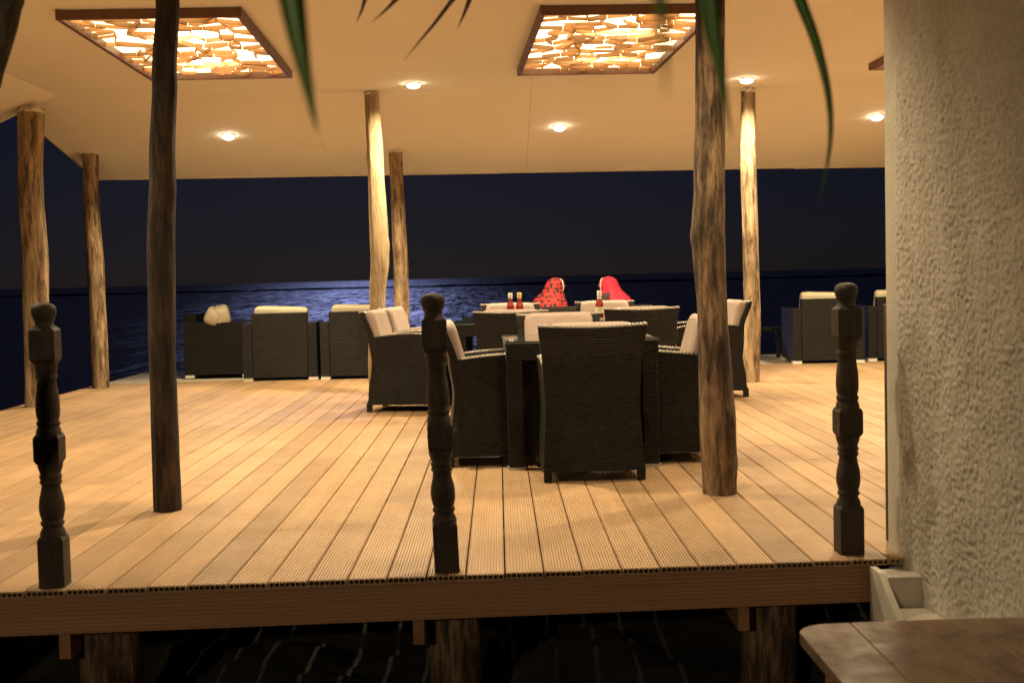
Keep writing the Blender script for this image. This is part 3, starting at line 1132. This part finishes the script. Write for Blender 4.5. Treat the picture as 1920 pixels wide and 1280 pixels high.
def make_dining_chair(cush):
    t = empty("dining_chair")

    def back(off):
        def f(u, v):
            z = 0.055 + (top_z(u) - 0.055) * v
            wv = interp(WZ, z)
            x = -wv + 2 * wv * u
            y = interp(YB, z) - 0.018 * (1 - (2 * u - 1) ** 2) * v + off
            return (x, y, z)
        return f
    mb = MB()
    grid_solid(mb, back(0.0), back(0.045), 10, 16)
    mb.build("backrest", MAT["rattan"], t)
    for s in (-1, 1):
        def side(off):
            def f(u, v):
                y0 = -0.28
                y = -0.26 + 0.56 * u
                zt = arm_top(y)
                z = 0.06 + (zt - 0.06) * v
                yy = interp(YB, z) + 0.046
                y = yy + (0.30 - 0.012 * v - yy) * u
                return (s * (interp(WZ, z) - off), y, z)
            return f
        mb = MB()
        grid_solid(mb, side(0.0), side(0.045), 8, 12)
        mb.build("side_panel", MAT["rattan"], t)
        for yy, nm in ((-0.315, "leg"), (0.265, "leg")):
            x = s * 0.250
            MB().box(x - 0.021, x + 0.021, yy - 0.021, yy + 0.021, 0.0, 0.075, bev=0.003).build(nm, MAT["rattan"], t)
    mb = MB()
    mb.box(-0.222, 0.222, 0.245, 0.282, 0.20, 0.375).box(-0.215, 0.215, -0.265, 0.245, 0.335, 0.365)
    mb.build("seat", MAT["rattan"], t)
    MB().box(-0.235, 0.235, -0.30, -0.288, 0.058, 0.064).build("stretcher", MAT["metal"], t)
    MB().ellip((0, -0.005, 0.41), (0.205, 0.25, 0.05), 0.25, 24, 10, e2=0.5).build("seat_cushion", cush, t)
    Mx = Matrix.Translation((0, -0.258, 0.615)) @ Matrix.Rotation(R(15), 4, 'X')
    MB().ellip((0, 0, 0), (0.238, 0.042, 0.238), 0.28, 28, 16, Mx @ Matrix.Rotation(R(90), 4, 'X') @ Matrix.Scale(1, 4), e2=0.55) if False else None
    mb = MB()
    # back cushion: flat pad with rounded corners
    rings = []
    for i in range(9):
        q = -1 + 2 * i / 8
        yy = 0.040 * q
        k = (1 - abs(q) ** 3.2) ** 0.5 if abs(q) < 1 else 0.0
        sx, sz = 0.205 + 0.03 * k, 0.205 + 0.03 * k
        rg = []
        for j in range(36):
            a = 2 * math.pi * j / 36
            ca, sa = math.cos(a), math.sin(a)
            rg.append((sx * math.copysign(abs(ca) ** 0.2, ca), yy * (1 + 0.12 * ca * ca), sz * math.copysign(abs(sa) ** 0.2, sa)))
        rings.append(rg)
    mb.loft(rings, True, True, Mx)
    mb.build("back_cushion", cush, t)
    # braided rim beads along the back and both arms
    mb = MB()
    bead = []
    nbd = 27
    for i in range(nbd):
        u = (i + 0.5) / nbd
        z = top_z(u)
        wv = interp(WZ, z)
        y = interp(YB, z) - 0.018 * (1 - (2 * u - 1) ** 2) + 0.022
        bead.append(((-wv + 2 * wv * u, y, z + 0.002), (0.0066, 0.030, 0.0135), 0.5))
    for s in (-1, 1):
        for i in range(26):
            u = (i + 0.5) / 26
            y = -0.25 + 0.545 * u
            z = arm_top(y) + 0.002
            bead.append(((s * (interp(WZ, z) - 0.022), y, z), (0.029, 0.0068, 0.0125), 0.5 * s))
    for nm, sel in (("back_rim", bead[:nbd]), ("arm_rim", bead[nbd:nbd + 26]), ("arm_rim", bead[nbd + 26:])):
        mb = MB()
        for c, r, a in sel:
            mb.ellip((0, 0, 0), r, 1.0, 8, 4, Matrix.Translation(c) @ Matrix.Rotation(a, 4, 'Z'))
        tag(mb.build(nm, MAT["rim"], t), kind="stuff")
    return t


proto = make_dining_chair(MAT["cushion"])
chairs = [
    ((0.480, 7.085, 0), 2, "dark rattan dining chair with its back to the camera, nearest of all"),
    ((0.005, 7.66, 90 + 180 + 3), 0, "rattan dining chair at the near table's left side, behind the middle turned post"),
    ((0.885, 7.62, 88), 0, "rattan dining chair at the near table's right side, behind the crooked log"),
    ((0.41, 8.47, 180), 0, "rattan dining chair at the near table facing the camera, beige cushion showing"),
    ((0.085, 10.12, 1), 0, "rattan chair at the rear tables, back to camera, left of the pair"),
    ((1.115, 10.15, -3), 0, "rattan chair at the rear tables, back to camera, right of the pair"),
    ((-0.74, 10.84, 260), 0, "rattan chair seen side on at the rear tables' left, nearer of two"),
    ((-0.66, 11.74, 258), 0, "rattan chair seen side on at the rear tables' left, farther of two"),
    ((1.80, 11.33, 97), 0, "rattan chair seen side on at the rear tables' right, behind the crooked log"),
    ((0.12, 12.05, 181), 0, "rattan chair facing the camera behind the two small sauce bottles"),
    ((1.02, 12.10, 178), 0, "rattan chair facing the camera behind the single labelled sauce bottle"),
]
for i, ((x, y, a), _, lb) in enumerate(chairs):
    o = proto if i == 0 else copy_tree(proto)
    o.location = (x, y, 0)
    o.rotation_euler = (0, 0, R(a if i else 2))
    tag(o, lb, "chair", "rattan dining chairs")


# ------------------------------------------------------------------ glass-topped rattan tables
def make_table():
    t = empty("glass_top_table")
    h, w_ = 0.73, 0.432
    for sx in (-1, 1):
        MB().box(sx * w_ - (0.04 if sx > 0 else 0), sx * w_ + (0.04 if sx < 0 else 0), -w_ + 0.041, w_ - 0.041, 0.62, h - 0.012).build("apron", MAT["rattan"], t)
        MB().box(-w_, w_, sx * w_ - (0.04 if sx > 0 else 0), sx * w_ + (0.04 if sx < 0 else 0), 0.62, h - 0.012).build("apron", MAT["rattan"], t)
        for sy in (-1, 1):
            x, y = sx * (w_ - 0.046), sy * (w_ - 0.046)
            lg = MB().box(x - 0.045, x + 0.045, y - 0.045, y + 0.045, 0.014, 0.619, bev=0.004).build("leg", MAT["rattan"], t)
            MB().box(x - 0.05, x + 0.05, y - 0.05, y + 0.05, 0.0, 0.013).build("foot_plate", MAT["metal"], lg)
    MB().box(-w_ + 0.02, w_ - 0.02, -w_ + 0.02, w_ - 0.02, h - 0.03, h - 0.0125).build("tray", MAT["rattan"], t)
    MB().box(-w_ - 0.004, w_ + 0.004, -w_ - 0.004, w_ + 0.004, h - 0.0075, h, bev=0.0015).build("glass_top", MAT["glass"], t)
    MB().box(-w_ - 0.006, w_ + 0.006, -w_ - 0.006, w_ + 0.006, h - 0.0118, h - 0.008).build("glass_edge", MAT["glassedge"], t)
    return t


tp = make_table()
tabs = [((0.462, 7.67), 1, "square glass topped rattan table nearest the camera"),
        ((0.065, 10.78), 1, "rear glass topped table at the near left of the joined tables"),
        ((0.97, 10.80), 1, "rear glass topped table at the near right of the joined tables"),
        ((0.10, 11.68), 1, "rear glass topped table at the far left of the joined tables"),
        ((1.005, 11.70), 1, "rear glass topped table at the far right of the joined tables")]
for i, ((x, y), a, lb) in enumerate(tabs):
    o = tp if i == 0 else copy_tree(tp)
    o.location = (x, y, 0)
    o.rotation_euler = (0, 0, R(a))
    tag(o, lb, "table", "glass topped dining tables")


# ------------------------------------------------------------------ sauce bottles
def bottle(loc, capm, lab, label, s=1.0):
    t = empty("sauce_bottle", loc)
    tag(t, label, "bottle", "sauce bottles on the rear tables")
    MB().lathe([(0.0, 0.0), (0.031 * s, 0.001), (0.035 * s, 0.008), (0.035 * s, 0.085), (0.033 * s, 0.108), (0.021, 0.145), (0.0155, 0.162), (0.0155, 0.182)], 20).build("glass_body", MAT["ketchup"], t)
    MB().lathe([(0.0195, 0.170), (0.020, 0.174), (0.020, 0.217), (0.018, 0.222), (0.002, 0.223)], 20).build("cap", capm, t)
    if lab:
        MB().lathe([(0.0355 * s, 0.022), (0.0358 * s, 0.025), (0.0358 * s, 0.075), (0.0355 * s, 0.078)], 24, cap=False).build("paper_label", MAT["label"], t)
        MB().lathe([(0.0205, 0.150), (0.0165, 0.169)], 20, cap=False).build("neck_label", MAT["label"], t)
    return t


bottle((0.108, 11.35, 0.73), MAT["capw"], False, "small red sauce bottle with a white cap, left of the two")
bottle((0.190, 11.42, 0.73), MAT["capy"], False, "small red sauce bottle with a yellow cap, right of the two")
bottle((0.905, 11.45, 0.73), MAT["capw"], True, "taller labelled red sauce bottle in front of the plain red scarf", 1.05)


# ------------------------------------------------------------------ lounge armchairs (face +y)
def make_lounge(width, parts=1):
    t = empty("lounge_armchair" if parts == 1 else "lounge_sofa")
    hw = width / 2
    aw = 0.105
    MB().box(-hw + aw + 0.002, hw - aw - 0.002, -0.40, -0.27, 0.035, 0.755, bev=0.010).build("backrest", MAT["rattan"], t)
    for s in (-1, 1):
        MB().box(min(s * hw, s * (hw - aw)), max(s * hw, s * (hw - aw)), -0.395, 0.39, 0.035, 0.645, bev=0.010).build("arm", MAT["rattan"], t)
        for yy in (-0.335, 0.335):
            MB().box(s * (hw - aw / 2) - 0.052, s * (hw - aw / 2) + 0.052, yy - 0.052, yy + 0.052, 0.0, 0.034).build("foot", MAT["white"], t)
    MB().box(-hw + aw + 0.002, hw - aw - 0.002, -0.268, 0.38, 0.07, 0.30, bev=0.008).build("seat_base", MAT["rattan"], t)
    iw = (width - 2 * aw - 0.01) / parts
    for q in range(parts):
        xc = -hw + aw + 0.005 + iw * (q + 0.5)
        MB().ellip((xc, 0.07, 0.37), (iw / 2, 0.32, 0.075), 0.22, 24, 10, e2=0.5).build("seat_cushion", MAT["cream"], t)
        Mx = Matrix.Translation((xc, -0.20, 0.615 if parts == 1 else 0.53)) @ Matrix.Rotation(R(10), 4, 'X') @ Matrix.Rotation(R(2.5 if parts == 1 else -1), 4, 'Y')
        MB().ellip((0, 0, 0), (iw / 2 - 0.004, 0.075, 0.205), 0.35, 36, 16, Mx, e2=0.16).build("back_cushion", MAT["cream"], t)
    return t


lp = make_lounge(0.83)
lounges = [((-2.465, 14.72), 1.5, "rattan lounge armchair with a tilted cream cushion, middle of the left three"),
           ((-1.585, 14.68), 0.0, "rattan lounge armchair partly behind the side-on dining chair"),
           ((-3.30, 15.42), -90, "rattan lounge armchair turned sideways at far left, two cream pillows on it"),
           ((3.86, 15.25), -3, "rattan lounge armchair behind the turned post beside the wall"),
           ((4.78, 15.38), -3, "rattan lounge armchair at far right, cut by the stucco wall")]
for i, ((x, y), a, lb) in enumerate(lounges):
    o = lp if i == 0 else copy_tree(lp)
    o.location = (x, y, 0.0 if y < y_woodend(x) - 0.3 else 0.0)
    o.rotation_euler = (0, 0, R(a))
    tag(o, lb, "armchair", "rattan lounge armchairs")
    if "sideways" in lb:
        for ch in list(o.children):
            if ch.name.startswith("back_cushion"):
                bpy.data.objects.remove(ch)

for i, (p, r, a, lb) in enumerate((((-3.365, 15.13, 0.715), (0.095, 0.16, 0.10), 0.45, "plump cream pillow, left of two on the sideways armchair"), ((-3.265, 15.15, 0.725), (0.095, 0.16, 0.115), -0.2, "plump cream pillow, right of two on the sideways armchair"))):
    o = MB().ellip((0, 0, 0), r, 0.5, 28, 16, e2=0.55).build("pillow", MAT["cream"], None, p)
    o.rotation_euler = (0.15, a, 0.2)
    tag(o, lb, "pillow", "cream pillows")

sofa = make_lounge(1.62, 2)
sofa.location = (0.98, 14.45, 0)
sofa.rotation_euler = (0, 0, R(3))
tag(sofa, "rattan sofa under the two women in red scarves, seen from behind", "sofa")

# low table at the right, between lounge chairs
lt = empty("low_table", (3.36, 16.05, -0.012))
tag(lt, "low dark rattan table just left of the right lounge armchairs", "table")
MB().box(-0.22, 0.22, -0.22, 0.22, 0.36, 0.40, bev=0.004).build("table_top", MAT["rattan"], lt)
for sx in (-1, 1):
    for sy in (-1, 1):
        MB().box(sx * 0.19 - 0.025, sx * 0.19 + 0.025, sy * 0.19 - 0.025, sy * 0.19 + 0.025, 0.0, 0.359).build("leg", MAT["rattan"], lt)


# ------------------------------------------------------------------ two seated women
def person(loc, rz, scarf, dress, label):
    t = empty("person", loc, rz)
    tag(t, label, "person", "women on the sofa")
    V = []
    E = []
    Rr = []

    def v(p, r, par=None):
        V.append(p)
        Rr.append(r)
        if par is not None:
            E.append((par, len(V) - 1))
        return len(V) - 1
    pel = v((0, -0.06, 0.50), 0.155)
    bel = v((0, -0.09, 0.63), 0.135, pel)
    che = v((0, -0.10, 0.79), 0.135, bel)
    nek = v((0, -0.085, 0.90), 0.058, che)
    jaw = v((0, -0.06, 0.955), 0.075, nek)
    hed = v((0, -0.055, 1.005), 0.088, jaw)
    v((0, -0.06, 1.045), 0.07, hed)
    v((0, 0.045, 0.985), 0.014, hed)
    for s in (-1, 1):
        sh = v((s * 0.15, -0.10, 0.845), 0.062, che)
        el = v((s * 0.20, 0.0, 0.62), 0.044, sh)
        wr = v((s * 0.13, 0.20, 0.56), 0.028, el)
        pm = v((s * 0.11, 0.26, 0.555), 0.033, wr)
        for q in range(4):
            k1 = v((s * (0.085 + 0.018 * q), 0.315, 0.556 - 0.002 * q), 0.0095, pm)
            v((s * (0.085 + 0.018 * q), 0.345 - 0.006 * abs(q - 1), 0.535), 0.008, k1)
        th = v((s * 0.065, 0.265, 0.553), 0.010, pm)
        v((s * 0.055, 0.295, 0.545), 0.009, th)
        hip = v((s * 0.09, -0.03, 0.50), 0.10, pel)
        kn = v((s * 0.10, 0.38, 0.49), 0.068, hip)
        an = v((s * 0.10, 0.42, 0.09), 0.042, kn)
        v((s * 0.11, 0.56, 0.045), 0.036, an)
    me = bpy.data.meshes.new("body")
    me.from_pydata(V, E, [])
    me.materials.append(dress)
    body = bpy.data.objects.new("body", me)
    col.objects.link(body)
    body.parent = t
    md_ = body.modifiers.new("skin", 'SKIN')
    for i, sv in enumerate(me.skin_vertices[0].data):
        sv.radius = (Rr[i], Rr[i])
        sv.use_root = (i == 0)
    ss = body.modifiers.new("sub", 'SUBSURF')
    ss.levels = ss.render_levels = 2
    # face in front of the scarf opening
    mb = MB().ellip((0, 0.012, 0.985), (0.062, 0.045, 0.082), 1.0, 20, 12)
    mb.ellip((0, 0.062, 0.975), (0.012, 0.016, 0.02), 1.0, 10, 8)
    face = mb.build("face", MAT["skin"], t)
    MB().ellip((-0.024, 0.054, 0.995), (0.010, 0.006, 0.006), 1, 10, 6).ellip((0.024, 0.054, 0.995), (0.010, 0.006, 0.006), 1, 10, 6).build("eyes", MAT["hole"], face)
    MB().ellip((0, 0.055, 0.944), (0.018, 0.006, 0.006), 1, 10, 6).build("mouth", MAT["ketchup"], face)
    # scarf: dome over the head that drapes back and over the shoulders
    prof = [(1.079, 0.012, 0.012, -0.055), (1.070, 0.045, 0.050, -0.055), (1.048, 0.077, 0.082, -0.057), (1.01, 0.098, 0.104, -0.060), (0.965, 0.103, 0.112, -0.070), (0.925, 0.108, 0.120, -0.085), (0.885, 0.128, 0.142, -0.105), (0.845, 0.168, 0.165, -0.125), (0.80, 0.205, 0.185, -0.140), (0.74, 0.222, 0.20, -0.15), (0.67, 0.225, 0.205, -0.155)]
    rings = []
    n = 40
    for z, rx, ry, yc in prof:
        rg = []
        for j in range(n):
            a = 2 * math.pi * j / n
            k = 1 + (0.05 * math.sin(a * 7 + z * 9) + 0.03 * math.sin(a * 13 + 2)) * min(1, max(0, (1.04 - z) / 0.16))
            y = yc + ry * k * math.sin(a)
            if math.sin(a) > 0.5 and z > 0.93:
                y = min(y, 0.008 + 0.02 * (1 - math.sin(a)))     # opening round the face
            rg.append((rx * k * math.cos(a), y, z + 0.012 * math.sin(a * 3 + 1) * min(1, max(0, (0.9 - z) / 0.1))))
        rings.append(rg)
    MB().loft(rings, True).build("head_scarf", scarf, t)
    MB().tube([(-0.085, 0.0, 0.93), (-0.09, 0.0, 0.985), (-0.07, 0.002, 1.035), (-0.03, 0.004, 1.062), (0.03, 0.004, 1.062), (0.07, 0.002, 1.035), (0.09, 0.0, 0.985), (0.085, 0.0, 0.93)], 0.004, 8).build("scarf_edge", MAT["band"], t)
    return t


person((0.70, 14.60, -0.005), R(-62), MAT["dots"], MAT["dots"], "woman in a red headscarf with black dots, seated facing right")
person((1.215, 14.62, -0.005), R(58), MAT["redscarf"], MAT["dress"], "woman in a plain red headscarf, seated facing left")

# ------------------------------------------------------------------ foreground table
ft = empty("wooden_table", (1.2, 2.85, -0.66))
tag(ft, "worn brown plank table in the bottom right foreground", "table")
TZ = 0.81
x0, x1, ya, yb = -0.435, 0.29, -0.95, 0.545


def end_y(x):
    """bowed far end with a rounded left corner"""
    u = (x - x0) / (x1 - x0)
    y = yb - 0.010 - 0.055 * (u - 0.62) ** 2
    d = x - x0
    rc = 0.085
    if d < rc:
        y -= rc - math.sqrt(max(0, rc * rc - (rc - d) ** 2))
    return y


edges = [x0, x0 + 0.155, x0 + 0.31, x0 + 0.465, x0 + 0.60, x1]
for a, b in zip(edges, edges[1:]):
    n = 14
    xs_ = [a + 0.0012 + (b - a - 0.0024) * (i / n) ** (1.8 if a == x0 else 1) for i in range(n + 1)]
    poly = [(xs_[-1], ya), (xs_[0], ya)][::-1] + [(x, end_y(x)) for x in reversed(xs_)]
    mb = MB().prism(poly, TZ - 0.032, TZ, 'z')
    o = mb.build("plank", MAT["tabletop"], ft)
    bv = o.modifiers.new("bevel", 'BEVEL')
    bv.width = 0.0022
    bv.segments = 2
    bv.limit_method = 'ANGLE'
for sx, sy in ((x0 + 0.10, yb - 0.14), (x1 - 0.10, yb - 0.14), (x0 + 0.10, ya + 0.1), (x1 - 0.10, ya + 0.1)):
    MB().box(sx - 0.035, sx + 0.035, sy - 0.035, sy + 0.035, 0.0, TZ - 0.1, bev=0.004).build("leg", MAT["tabletop"], ft)
MB().box(x0 + 0.075, x0 + 0.10, ya + 0.05, yb - 0.10, TZ - 0.115, TZ - 0.033).build("apron", MAT["tabletop"], ft)
MB().box(x0 + 0.101, x1 - 0.05, yb - 0.13, yb - 0.105, TZ - 0.115, TZ - 0.033).build("apron", MAT["tabletop"], ft)


# ------------------------------------------------------------------ palm overhead
palm = empty("palm_tree", (-2.82, 3.0, -0.66))
tag(palm, "leaning palm whose trunk and hanging leaf tips show at the top", "palm tree")
P0 = Vector(palm.location)


def smooth_path(pts, n):
    """Bezier-smoothed polyline, evenly spaced"""
    pts = [Vector(p) for p in pts]
    fine = []
    m = len(pts) - 1
    tg = []
    for k in range(m + 1):
        a, b = pts[max(k - 1, 0)], pts[min(k + 1, m)]
        tg.append((b - a).normalized())
    for k in range(m):
        p0, p1 = pts[k], pts[k + 1]
        d = (p1 - p0).length / 3
        for q in range(12):
            u = q / 12
            a, b = p0 + tg[k] * d, p1 - tg[k + 1] * d
            fine.append(p0 * (1 - u) ** 3 + a * (3 * u * (1 - u) ** 2) + b * (3 * u * u * (1 - u)) + p1 * u ** 3)
    fine.append(pts[-1])
    acc = [0.0]
    for a, b in zip(fine, fine[1:]):
        acc.append(acc[-1] + (b - a).length)
    out, k = [], 0
    for i in range(n + 1):
        t = acc[-1] * i / n
        while k < len(fine) - 2 and acc[k + 1] < t:
            k += 1
        u = (t - acc[k]) / max(1e-9, acc[k + 1] - acc[k])
        out.append(fine[k].lerp(fine[k + 1], min(1.0, u)))
    return out


def leaflet(pts, width, m, parent, n=48):
    q0, q1 = Vector(pts[2]), Vector(pts[3])
    pts = [pts[0], tuple(q0 + (q0 - q1).normalized() * 0.13)] + list(pts[2:])
    path = smooth_path(pts, n)
    seg = [(Vector(b) - Vector(a)).length for a, b in zip(pts, pts[1:])]
    tap = sum(seg[2:]) / sum(seg)          # the leaf narrows over its hanging end
    vs, fs = [], []
    for i, p in enumerate(path):
        u = i / n
        wd = width * 1.1 * (min(1.0, 0.35 + u * 5) * min(1.0, (1 - u) / tap) ** 0.9 + 0.03)
        t = (path[min(i + 1, n)] - path[max(i - 1, 0)]).normalized()
        sd = t.cross(Vector((0.12, 1, 0.1))).normalized()
        nn = t.cross(sd)
        vs += [p - sd * wd / 2 - P0, p + nn * wd * 0.14 - P0, p + sd * wd / 2 - P0, p + nn * (wd * 0.14 + 0.0009) - P0]
        if i:
            b = (i - 1) * 4
            for q in range(4):
                fs.append((b + q, b + (q + 1) % 4, b + 4 + (q + 1) % 4, b + 4 + q))
    return MB().add(vs, fs, True).build("leaflet", m, parent)


tr = []
pth = smooth_path([(-2.9, 3.0, -0.8), (-2.15, 3.0, 0.45), (-1.55, 3.0, 1.2), (-1.262, 3.0, 1.55), (-1.195, 3.0, 1.74), (-1.03, 2.98, 2.25), (-0.9, 2.9, 2.75)], 60)
rings = []
for i, p in enumerate(pth):
    r = 0.115 - 0.02 * i / 60 + 0.008 * (1 if i % 3 == 0 else 0)
    rings.append([p - P0 + Vector((r * (1 + 0.16 * noise.fractal(Vector((math.cos(a) * 3, math.sin(a) * 3, p.z * 7)), 0.8, 2.2, 4)) * math.cos(a), r * (1 + 0.1 * noise.noise(Vector((math.cos(a) * 4, math.sin(a) * 4, p.z * 6)))) * math.sin(a), 0)) for a in [2 * math.pi * j / 26 for j in range(26)]])
MB().loft(rings, True).build("trunk", MAT["trunk"], palm)
# two fronds arch over the camera side; only the hanging leaflet tips come into view
frA = empty("frond")
frA.parent = palm
rachA = smooth_path([(-0.9, 2.9, 2.75), (-0.45, 1.9, 2.6), (-0.05, 1.25, 2.2), (0.22, 1.1, 1.86), (0.40, 1.05, 1.62)], 40)
MB().tube([p - P0 for p in rachA], [0.014 - 0.010 * i / 40 for i in range(41)], 8).build("rachis", MAT["leaf"], frA)
frB = empty("frond")
frB.parent = palm
rachB = smooth_path([(-0.9, 2.9, 2.75), (-0.55, 2.9, 2.75), (-0.2, 2.8, 2.45), (0.1, 2.7, 2.05)], 30)
MB().tube([p - P0 for p in rachB], [0.013 - 0.009 * i / 30 for i in range(31)], 8).build("rachis", MAT["dryleaf"], frB)
leaflet([(-0.13, 1.2, 2.06), (-0.144, 1.09, 1.66), (-0.153, 1.0, 1.312), (-0.147, 1.0, 1.267), (-0.141, 1.0, 1.234), (-0.137, 1.0, 1.21)], 0.0192, MAT["leaf"], frA)
leaflet([(0.16, 1.12, 1.9), (0.169, 1.082, 1.589), (0.179, 1.05, 1.315), (0.183, 1.05, 1.272), (0.189, 1.05, 1.234), (0.194, 1.05, 1.202)], 0.0131, MAT["leaf"], frA)
leaflet([(0.13, 1.13, 1.92), (0.153, 1.086, 1.592), (0.172, 1.05, 1.316), (0.174, 1.05, 1.298), (0.178, 1.05, 1.268)], 0.0079, MAT["leaf"], frA)
leaflet([(0.3, 1.3, 1.95), (0.354, 1.52, 1.687), (0.407, 1.7, 1.449), (0.426, 1.7, 1.397), (0.442, 1.7, 1.33), (0.445, 1.7, 1.267), (0.436, 1.7, 1.215), (0.426, 1.7, 1.18)], 0.0142, MAT["leaf"], frA)
leaflet([(0.06, 1.0, 1.95), (0.071, 0.791, 1.556), (0.081, 0.62, 1.226), (0.082, 0.62, 1.211), (0.083, 0.62, 1.195), (0.083, 0.62, 1.179)], 0.0057, MAT["leaf"], frA)
leaflet([(-0.28, 2.8, 2.3), (-0.268, 2.745, 1.963), (-0.262, 2.7, 1.678), (-0.269, 2.7, 1.656), (-0.282, 2.7, 1.63)], 0.0079, MAT["dryleaf"], frB)
leaflet([(-0.16, 2.75, 2.2), (-0.167, 2.612, 1.893), (-0.183, 2.5, 1.633), (-0.204, 2.5, 1.613), (-0.231, 2.5, 1.591)], 0.0073, MAT["dryleaf"], frB)
leaflet([(-0.03, 2.75, 2.15), (-0.047, 2.668, 1.888), (-0.077, 2.6, 1.652), (-0.114, 2.6, 1.606), (-0.147, 2.6, 1.569), (-0.178, 2.6, 1.533)], 0.0087, MAT["dryleaf"], frB)
leaflet([(0.03, 2.75, 2.1), (-0.009, 2.777, 1.884), (-0.046, 2.8, 1.694), (-0.058, 2.8, 1.665), (-0.074, 2.8, 1.632)], 0.0093, MAT["dryleaf"], frB)

# ------------------------------------------------------------------ assumed lantern behind the viewer, unseen, added to light wall, fascia and leaves
gl_ = empty("assumed_lantern", (-2.2, -3.0, -0.66))
tag(gl_, "assumed unseen lantern post behind the viewer, added to light wall, fascia and palm leaves", "lamp")
MB().lathe([(0.09, 0.0), (0.09, 0.02), (0.03, 0.05), (0.025, 2.55), (0.05, 2.58)], 16).build("pole", MAT["newel"], gl_)
MB().lathe([(0.05, 2.581), (0.10, 2.62), (0.105, 2.80), (0.06, 2.86)], 16, cap=False).build("lamp_glass", MAT["assumed_lampglass"], gl_)
MB().lathe([(0.13, 2.861), (0.10, 2.90), (0.02, 2.97)], 16).build("hood", MAT["newel"], gl_)
gld = bpy.data.lights.new("lamp", 'POINT')
gld.energy = ASSUMED_LANTERN_W
gld.color = (1.0, 0.74, 0.46)
gld.shadow_soft_size = 0.05
glo = bpy.data.objects.new("lamp", gld)
col.objects.link(glo)
glo.parent = gl_
glo.location = (0, 0.16, 2.72)
